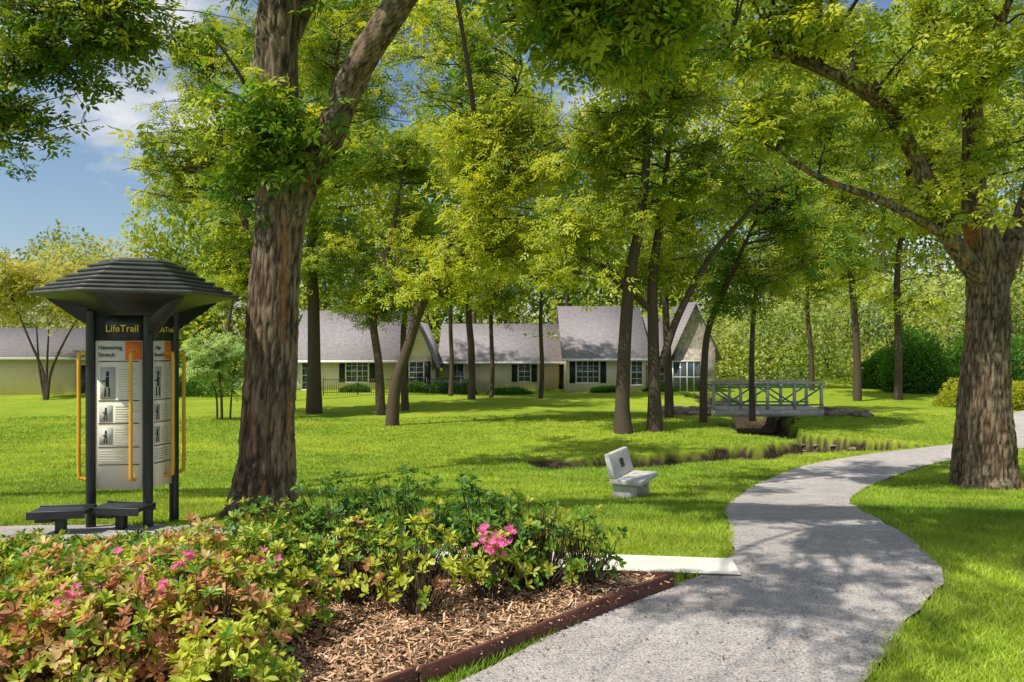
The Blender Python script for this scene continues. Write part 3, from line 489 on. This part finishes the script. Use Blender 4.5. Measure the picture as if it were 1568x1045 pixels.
# ------------------------------------------------------------------ kiosk
kx,ky=-3.53,7.6; kz=float(zbase(kx,ky)); kio=empty('fitness_information_kiosk')
va=math.atan2(kx,ky)
lat=np.array([math.cos(va),-math.sin(va)]); dep=np.array([math.sin(va),math.cos(va)])
Fp=np.array([kx,ky]); Lp=Fp-lat*.5+dep*.2; Rp=Fp+lat*.24+dep*.28
def post(p,name):
    P=np.array([[*p,kz-.1],[*p,kz+2.1]]); v,q=tubes(P[None],np.full((1,2),.046),24); return mesh_obj(name,v,q,M_black,kio,None,True)
for i,p in enumerate((Fp,Lp,Rp)): post(p,f'post_{i+1}')
zt=EYE; zp0=EYE-226/1200*7.6
def panel(a,b,tag,nout):
    d=(b-a)/np.linalg.norm(b-a); W=np.linalg.norm(b-a)-.1; R=np.array([[d[0],-nout[0],0],[d[1],-nout[1],0],[0,0,1]]); T=np.array([*(a+d*.05),0])
    def bx(n,x0,x1,za,zb,off,th,m): return boxes_mesh(tag+n,[((x0,-off-th,za),(x1,-off,zb))],m,kio,R,T)
    bx('_board',0,W,zp0,zt,-.012,.024,M_panel)
    bx('_header',-.0,W,zt+.002,zt+.30,-.02,.04,M_black)
    bx('_orange_tab',W*.64,W-.005,zt-.18,zt-.005,.013,.003,M_orange)
    rows=[zt-.20,zt-.58,zt-.80,zt-1.03,zt-1.2]
    boxes_mesh(tag+'_lines',[((W*.06,-.017,zr),(W*.94,-.0135,zr+.008)) for zr in rows],M_ink,kio,R,T)
    pics=[];fig=[]
    for k,(za,zb,xa,xb) in enumerate(((zt-.56,zt-.25,.1,.42),(zt-.78,zt-.62,.08,.36),(zt-1.0,zt-.84,.08,.36))):
        pics.append(((W*xa,-.016,za),(W*xb,-.013,zb)))
        xm=W*(xa+xb)/2; hh=zb-za; q_=.6 if k else 1.
        fig+=[((xm-.012*q_,-.02,zb-hh*.3),(xm+.012*q_,-.0165,zb-hh*.14)),((xm-.018*q_,-.02,zb-hh*.62),(xm+.014*q_,-.0165,zb-hh*.32)),((xm-.05*q_,-.02,zb-hh*.46),(xm-.02*q_,-.0165,zb-hh*.42)),((xm-.03*q_,-.02,zb-hh*.93),(xm-.016*q_,-.0165,zb-hh*.64)),((xm+.008*q_,-.02,zb-hh*.93),(xm+.022*q_,-.0165,zb-hh*.64))]
    boxes_mesh(tag+'_pictures',pics,M_grey,kio,R,T); boxes_mesh(tag+'_figures',fig,M_ink,kio,R,T)
    tl=[]
    for za,zb,xa in ((zt-.56,zt-.27,.5),(zt-.78,zt-.63,.42),(zt-1.0,zt-.85,.42),(zt-1.18,zt-1.06,.08)):
        z=zb
        while z>za: tl.append(((W*xa,-.0155,z-.006),(W*(xa+(.93-xa)*rng.uniform(.55,1)),-.013,z))); z-=.024
    boxes_mesh(tag+'_text_lines',tl,M_grey,kio,R,T)
    def text(s,x,z,size,m):
        cu=bpy.data.curves.new(tag+'_text','FONT'); cu.body=s; cu.size=size; cu.extrude=.001; cu.offset=.0006; cu.materials.append(m); o=bpy.data.objects.new(tag+'_text',cu); scene.collection.objects.link(o)
        p=R@np.array([x,-.024,z])+T; o.location=p
        mt=Matrix(((d[0],0,nout[0]),(d[1],0,nout[1]),(0,1,0))); o.rotation_euler=mt.to_euler(); o.parent=kio
    text('LifeTrail',W*.22,zt+.09,.095 if W>.35 else .07,M_txt)
    if W>.35: text('Hamstring',W*.06,zt-.08,.054,M_ink); text('Stretch',W*.06,zt-.15,.054,M_ink)
    else: text('Hip',W*.1,zt-.08,.05,M_ink); text('Stretch',W*.05,zt-.15,.045,M_ink)
def outn(a,b,c):
    d=(b-a)/np.linalg.norm(b-a); n_=np.array([d[1],-d[0]]); return n_ if n_@(c-a)<0 else -n_
nL=outn(Lp,Fp,Rp); nR=outn(Fp,Rp,Lp); nB=outn(Rp,Lp,Fp)
panel(Lp,Fp,'left_panel',nL); panel(Fp,Rp,'right_panel',nR); panel(Rp,Lp,'back_panel',nB)
def handle(p,n_,name,top=1.58,bot=.36):
    a=p+n_*.02; b=p+n_*.105
    pts=[(*a,top),(*(p+n_*.08),top-.0),(*b,top-.06),(*b,(top+bot)/2),(*b,bot+.08),(*(p+n_*.08),bot+.02),(*a,bot)]
    P=smooth_line(pts,60); v,q=tubes(P[None],np.full((1,60),.018),12); mesh_obj(name,v,q,M_yel,kio,None,True)
dL=(Fp-Lp)/np.linalg.norm(Fp-Lp); dR=(Rp-Fp)/np.linalg.norm(Rp-Fp)
handle(Lp,norm(-dL+nL*.2),'grab_bar_1'); handle(Lp+dL*.42,nL,'grab_bar_2'); handle(Rp,norm(dR*1.+nR*.4),'grab_bar_3'); handle(Fp+dR*.22,nR,'grab_bar_4')
cen=(Fp+Lp+Rp)/3
def ringpoly(r):
    base_ang=math.atan2(-lat[1],-lat[0])
    P=np.array([cen+r*np.array([math.cos(base_ang+k*math.pi/3),math.sin(base_ang+k*math.pi/3)]) for k in range(6)]); out=[]
    for k in range(6):
        p0,p1,p2=P[k-1],P[k],P[(k+1)%6]; a=p1+(p0-p1)*.06; b=p1+(p2-p1)*.06
        for t in (0,.33,.67,1): out.append((1-t)**2*a+2*t*(1-t)*p1+t*t*b)
    return np.array(out)
def loft(name,rings,m):
    V=[];n=None;Q=[]
    for r,z in rings:
        p=ringpoly(r); n=len(p); V.append(np.column_stack([p,np.full(n,z)]))
    V=np.vstack(V)
    for k in range(len(rings)-1):
        for j in range(n): Q.append((k*n+j,k*n+(j+1)%n,(k+1)*n+(j+1)%n,(k+1)*n+j))
    return mesh_obj(name,V,Q,m,kio)
zE=2.15; z=zE+.012; RR0=.95
loft('soffit',[(.33,zE-.2),(.36,zE-.17),(.60,zE-.085),(.90,zE-.022),(.93,zE-.012)],M_black)
rings=[(.925,zE-.02),(RR0,zE-.014),(RR0,zE+.012)]
rr=np.linspace(RR0,.42,7)
for k in range(6):
    rb=rr[k+1]; z+=.014+.003*k; rings+=[(rb,z)]; rings+=[(rb+.03,z+.002),(rb+.032,z+.026)]; z+=.024
rings+=[(.40,z+.008),(.35,z+.012),(.36,z+.016),(.35,z+.04),(.30,z+.055),(.05,z+.066),(.001,z+.067)]
loft('roof',rings,M_green)
loft('roof_collar',[(.325,zE-.12),(.325,zE-.2),(.30,zE-.205),(.001,zE-.206)],M_black)
for p,nm in ((Fp,'rib_1'),(Lp,'rib_2'),(Rp,'rib_3')):
    d=norm(p-cen); s=np.array([-d[1],d[0]])*.015; a=cen+d*.2; b=cen+d*.80; c2=cen+d*.36
    V=[]
    for sg in (-1,1): V+=[(*(a+s*sg),zE-.40),(*(c2+s*sg),zE-.36),(*(b+s*sg),zE-.045),(*(a+s*sg),zE-.06)]
    mesh_obj(nm,V,[(0,1,2,3),(7,6,5,4),(0,4,5,1),(1,5,6,2)],M_black,kio)
for cpx,yaw in ((Lp-lat*.22-dep*.25,.15),(Fp-lat*.22-dep*.05,-.1)):
    zz=float(zbase(*cpx)); R=rotz(yaw)
    o=boxes_mesh('sit_up_platform',[((-.24,-.14,.2),(.24,.14,.235)),((-.25,-.15,.17),(.25,-.141,.245)),((-.25,.141,.17),(.25,.15,.245)),((-.05,-.04,-.05),(.03,.04,.199)),((-.2,-.1,.13),(-.051,.1,.199))],M_black,kio,R,(*cpx,zz)); bevel(o,.008)
# ------------------------------------------------------------------ bench
bp=G(963,12.4,0); be=empty('park_bench'); fx=math.atan2(-.42,.9)
R=rotz(fx); bz=float(zbase(bp[0],bp[1]))
def bb(n,bxs): return bevel(boxes_mesh(n,bxs,M_bench,be,R,(bp[0],bp[1],bz)),.012,2)
bb('seat',[((-.16,-.5,.27),(.34,.5,.345))])
bb('leg_1',[((-.14,-.42,-.1),(.22,-.30,.269))]); bb('leg_2',[((-.14,.30,-.1),(.22,.42,.269))])
pts=[(-.17,.348),(-.06,.348),(-.17,.72),(-.25,.72)]
Vv=np.array([(x,-.5,z) for x,z in pts]+[(x,.5,z) for x,z in pts])@R.T+np.array([bp[0],bp[1],bz])
bevel(mesh_obj('backrest',Vv,[(0,1,2,3),(7,6,5,4),(0,4,5,1),(1,5,6,2),(2,6,7,3),(3,7,4,0)],M_bench,be),.015,2)
nn=norm(np.array([.372,0,.11])); ctr=np.array([-.115,0,.535])+nn*.006; uu=np.array([0,1,0]); ww=norm(np.cross(nn,uu))
pv=[ctr+uu*a*.09+ww*b*.07 for a,b in ((-1,-1),(1,-1),(1,1),(-1,1))]; mesh_obj('plaque',np.array(pv)@R.T+np.array([bp[0],bp[1],bz]),[(0,1,2,3)],M_ink,be)
# ------------------------------------------------------------------ house
def gable(nm,x0,x1,y0,y1,ze,zr,par,ov=.5,wallmat=M_side):
    yr=(y0+y1)/2; th=.12; sl=(zr-ze)/(yr-y0); a=Acc()
    for s,(ya) in ((-1,y0),(1,y1)):
        yo=ya+s*ov; zo=ze-ov*sl
        V=[(x0-.35,yo,zo),(x1+.35,yo,zo),(x1+.35,yr,zr),(x0-.35,yr,zr)]; V=V+[(x,y,z+th) for x,y,z in V]
        a.add(np.array(V),[(0,3,2,1),(4,5,6,7),(0,1,5,4),(1,2,6,5),(2,3,7,6),(3,0,4,7)])
    a.obj(nm+'_roof',M_roof,par); zo=ze-ov*sl
    boxes_mesh(nm+'_gutter',[((x0-.35,y0-ov-.1,zo-.08),(x1+.35,y0-ov-.003,zo+.09))],M_white,par)
    g=-2.1; W=[((x0,y0,g),(x1,y0+.2,ze-.02)),((x0,y1-.2,g),(x1,y1,ze-.02)),((x0,y0+.201,g),(x0+.2,y1-.201,ze-.02)),((x1-.2,y0+.201,g),(x1,y1-.201,ze-.02))]
    boxes_mesh(nm+'_walls',W,wallmat,par)
    for xx in (x0,x1-.1): mesh_obj(nm+'_gable_wall',[(xx,y0,ze-.02),(xx,y1,ze-.02),(xx,yr,zr-.02),(xx+.1,y0,ze-.02),(xx+.1,y1,ze-.02),(xx+.1,yr,zr-.02)],[(0,1,2),(3,5,4)],wallmat,par)
def gable_front(nm,x0,x1,y0,y1,ze,zr,par,ov=.4,wallmat=M_side):
    xr=(x0+x1)/2; th=.12; sl=(zr-ze)/(xr-x0); a=Acc()
    for s,xa in ((-1,x0),(1,x1)):
        xo=xa+s*ov; zo=ze-ov*sl; V=[(xo,y0-.4,zo),(xo,y1,zo),(xr,y1,zr),(xr,y0-.4,zr)]; V=V+[(x,y,z+th) for x,y,z in V]
        a.add(np.array(V),[(0,1,2,3),(4,7,6,5),(0,4,5,1),(1,5,6,2),(2,6,7,3),(3,7,4,0)])
    a.obj(nm+'_roof',M_roof,par)
    mesh_obj(nm+'_gable_wall',[(x0,y0,ze-.02),(x1,y0,ze-.02),(xr,y0,zr-.02)],[(0,1,2)],wallmat,par)
    boxes_mesh(nm+'_walls',[((x0,y0,-2.1),(x1,y0+.2,ze-.021)),((x0,y0+.201,-2.1),(x0+.2,y1,ze-.021)),((x1-.2,y0+.201,-2.1),(x1,y1,ze-.021))],wallmat,par)
def window(nm,xc,yf,zb,w,h,par,shutters=True,nx_=2,nz=2):
    y=yf-.05; fr=.09
    fb=[((xc-w/2-fr,y,zb-fr),(xc+w/2+fr,y+.049,zb)),((xc-w/2-fr,y,zb+h),(xc+w/2+fr,y+.049,zb+h+fr)),((xc-w/2-fr,y,zb+.001),(xc-w/2,y+.049,zb+h-.001)),((xc+w/2,y,zb+.001),(xc+w/2+fr,y+.049,zb+h-.001))]
    for i in range(1,nx_*2):
        t=.06 if i%2==0 else .03; x=xc-w/2+w*i/(nx_*2); fb.append(((x-t/2,y+.008,zb+.002),(x+t/2,y+.045,zb+h-.002)))
    for i in range(1,nz*2): t=.05 if i==nz else .028; z=zb+h*i/(nz*2); fb.append(((xc-w/2+.002,y+.012,z-t/2),(xc+w/2-.002,y+.044,z+t/2)))
    boxes_mesh(nm+'_frame',fb,M_white,par); boxes_mesh(nm+'_glass',[((xc-w/2,y+.03,zb),(xc+w/2,y+.042,zb+h))],M_glass,par)
    if shutters: boxes_mesh(nm+'_shutters',[((xc-w/2-fr-.42,y,zb-.05),(xc-w/2-fr-.03,y+.048,zb+h+.05)),((xc+w/2+fr+.03,y,zb-.05),(xc+w/2+fr+.42,y+.048,zb+h+.05))],M_shut,par)
h1=empty('siding_house')
X=lambda u,d=55: (u-784)/FL*d
gable('left_wing',X(448),X(615),55,64,.62,3.9,h1)
gable_front('left_gable',X(615)+.4,X(664),53.8,60,.7,2.9,h1)
gable('middle_wing',X(664)+.5,X(866)-.4,56.5,63,.5,2.9,h1)
gable('right_wing',X(866),X(985),54,64,.75,4.2,h1)
gable_front('end_wing',X(1030),X(1092),54.4,62,1.2,4.3,h1,.4,M_stone)
boxes_mesh('link_wall',[((X(985)+.01,56,-2.1),(X(1030)-.01,56.2,.6))],M_side,h1)
gable('link',X(985)+.4,X(1030)-.5,55.9,61,.6,3.4,h1)
window('window_1',X(900,54),54,-1.15,1.5,1.5,h1); window('window_2',X(803,56.5),56.5,-1.2,.8,1.4,h1,True,1); window('window_3',X(547),55,-1.15,1.5,1.5,h1); window('window_4',X(638,53.8),53.8,-1.15,.9,1.4,h1,True,1)
window('window_5',X(472),55,-1.7,.8,2.0,h1,False,1); window('glass_door',X(1052,54.4),54.4,-1.85,1.9,2.1,h1,False,2,1); window('window_6',X(975,54),54,-1.3,.7,1.7,h1,False,1); window('window_7',X(1010,56),55.9,-1.6,1.2,1.9,h1,False,2)
window('entry_door',X(700,56.5),56.5,-1.85,.9,2.0,h1,False,1,1)
h2=empty('siding_garage')
gable('garage',-52,X(150,50),50,60,.75,2.5,h2,.5,M_side2)
boxes_mesh('garage_door',[((X(118,50),49.93,-1.9),(X(140,50),49.98,.15))],M_shut,h2)
a=[];x=X(495,50); xe=X(730,50)
while x<xe: z=float(zbase(x,50)); a.append(((x-.011,49.99,z-.05),(x+.011,50.01,z+1.05))); x+=.14
z=float(zbase(X(600,50),50))
boxes_mesh('iron_fence',a+[((X(495,50),49.985,z+.95),(xe,50.015,z+.98)),((X(495,50),49.985,z+.12),(xe,50.015,z+.15))]+[((xx-.03,49.97,z-.3),(xx+.03,50.03,z+1.12)) for xx in np.arange(X(495,50),xe,2.2)],M_black)
# ------------------------------------------------------------------ bridge
br=empty('footbridge'); zd=float(zbase(11,35))+.34; xa,xb=8.7,13.6
boxes_mesh('deck',[((xa,34.2,zd-.06),(xb,36.0,zd))],M_wood,br)
boxes_mesh('abutments',[((xa-.5,34.1,zd-1.1),(xa+.5,36.1,zd-.33)),((xb-.5,34.1,zd-1.1),(xb+.5,36.1,zd-.33))],M_stone,br)
for k,yy in enumerate((34.2,35.95)):
    boxes_mesh(f'beam_{k}',[((xa,yy-.06,zd-.32),(xb,yy+.04,zd-.062))],M_wood,br)
    n=4; L=[]
    for i in range(n+1):
        x=xa+.1+(xb-xa-.2)*i/n; L.append(((x-.06,yy-.05,zd+.002),(x+.06,yy+.05,zd+1.1)))
    boxes_mesh(f'rail_posts_{k}',L,M_wood,br)
    boxes_mesh(f'top_rail_{k}',[((xa,yy-.08,zd+1.102),(xb,yy+.08,zd+1.19))],M_wood,br)
    boxes_mesh(f'mid_rail_{k}',[((xa,yy-.02,zd+.15),(xb,yy+.02,zd+.22)),((xa,yy-.02,zd+.92),(xb,yy+.02,zd+.99))],M_bgreen,br)
    T=[]
    for i in range(n):
        x0=xa+.15+(xb-xa-.2)*i/n; x1=xa+.05+(xb-xa-.2)*(i+1)/n
        T.append([[x0,yy-.03,zd+.22],[x1,yy-.03,zd+.92]] if i%2==1 else [[x0,yy-.03,zd+.92],[x1,yy-.03,zd+.22]])
    v,q=tubes(np.array(T),np.full((n,2),.04),6); mesh_obj(f'diagonals_{k}',v,q,M_bgreen,br)
def rocks(name,items):
    a=Acc()
    for (x,y,r,lift) in items:
        nu,nv=16,10; th=np.linspace(0,2*math.pi,nu,endpoint=False); ph=np.linspace(.05,math.pi-.05,nv)
        D=np.stack([np.sin(ph)[:,None]*np.cos(th),np.sin(ph)[:,None]*np.sin(th),np.cos(ph)[:,None]*np.ones(nu)],-1)
        s=.65+.7*vnoise(D*1.6+x*3+y); zz=float(zbase(x,y)-CD*creek(np.array(x),np.array(y))*(1-lift)); P=D*s[...,None]*r*np.array([1.3,1,.6])+np.array([x,y,zz+r*.15]); i=np.arange(nu*nv).reshape(nv,nu)
        q=np.stack([i[:-1],i[1:],np.roll(i,-1,1)[1:],np.roll(i,-1,1)[:-1]],-1).reshape(-1,4); a.add(P.reshape(-1,3),q)
    return a.obj(name,M_rock)
it=[]
for k in range(34): it.append((rng.uniform(7.0,8.9),rng.uniform(34.5,37.5),rng.uniform(.2,.5),0))
for k in range(18): it.append((rng.uniform(13.4,15),rng.uniform(33.5,36),rng.uniform(.15,.4),0))
ct=norm(np.gradient(CREEK,axis=0)); cn=np.stack([-ct[:,1],ct[:,0]],-1); cn=cn*np.sign(cn[:,1:2])
for k in range(260):
    t=rng.integers(14,58); o_=rng.uniform(.7,1.2); px_,py_=CREEK[t]+cn[t]*o_+ct[t]*rng.normal()*.2
    cv=float(creek(np.array(px_),np.array(py_)))
    if .35<cv<1.0: it.append((px_,py_,rng.uniform(.05,.12),0.))
rocks('creek_rocks',it)
# ------------------------------------------------------------------ light, world, camera
sun_dir=Vector((-.72,-.55,1.36)).normalized()
l=bpy.data.lights.new('sun','SUN'); l.energy=5.0; l.angle=math.radians(.5); l.color=(1,.95,.86); o=bpy.data.objects.new('sun',l); o.rotation_euler=sun_dir.to_track_quat('Z','Y').to_euler(); scene.collection.objects.link(o)
w=bpy.data.worlds.new('World'); scene.world=w; w.use_nodes=True; nt=w.node_tree; nt.nodes.clear()
out=nt.nodes.new('ShaderNodeOutputWorld'); bg=nt.nodes.new('ShaderNodeBackground'); bg.inputs[1].default_value=.125
sky=nt.nodes.new('ShaderNodeTexSky'); sky.sky_type='NISHITA'; sky.sun_disc=False; sky.sun_elevation=math.asin(sun_dir.z); sky.sun_rotation=math.atan2(sun_dir.x,sun_dir.y); sky.ozone_density=2.5
tc=nt.nodes.new('ShaderNodeTexCoord'); mp=nt.nodes.new('ShaderNodeMapping'); mp.inputs['Scale'].default_value=(1,1,2.5); mp.inputs['Location'].default_value=(.3,.1,0); nt.links.new(tc.outputs['Generated'],mp.inputs['Vector'])
n=noise(nt,3.2,8,mp.outputs[0],.55); r=ramp(nt,n.outputs['Fac'],[(.50,(0,0,0)),(.66,(1,1,1))])
c=mixc(nt,r.outputs[0],sky.outputs[0],(6.9,7.0,7.2)); nt.links.new(c,bg.inputs[0]); nt.links.new(bg.outputs[0],out.inputs[0])
cam=bpy.data.cameras.new('camera'); cam.lens=36*FL/1568; cam.sensor_width=36; cam.clip_end=2000; cam.clip_start=.05
co=bpy.data.objects.new('camera',cam); co.location=(0,0,EYE); co.rotation_euler=(math.radians(90),0,0); scene.collection.objects.link(co); scene.camera=co
scene.view_settings.view_transform='Standard'; scene.view_settings.look='None'; scene.view_settings.exposure=0
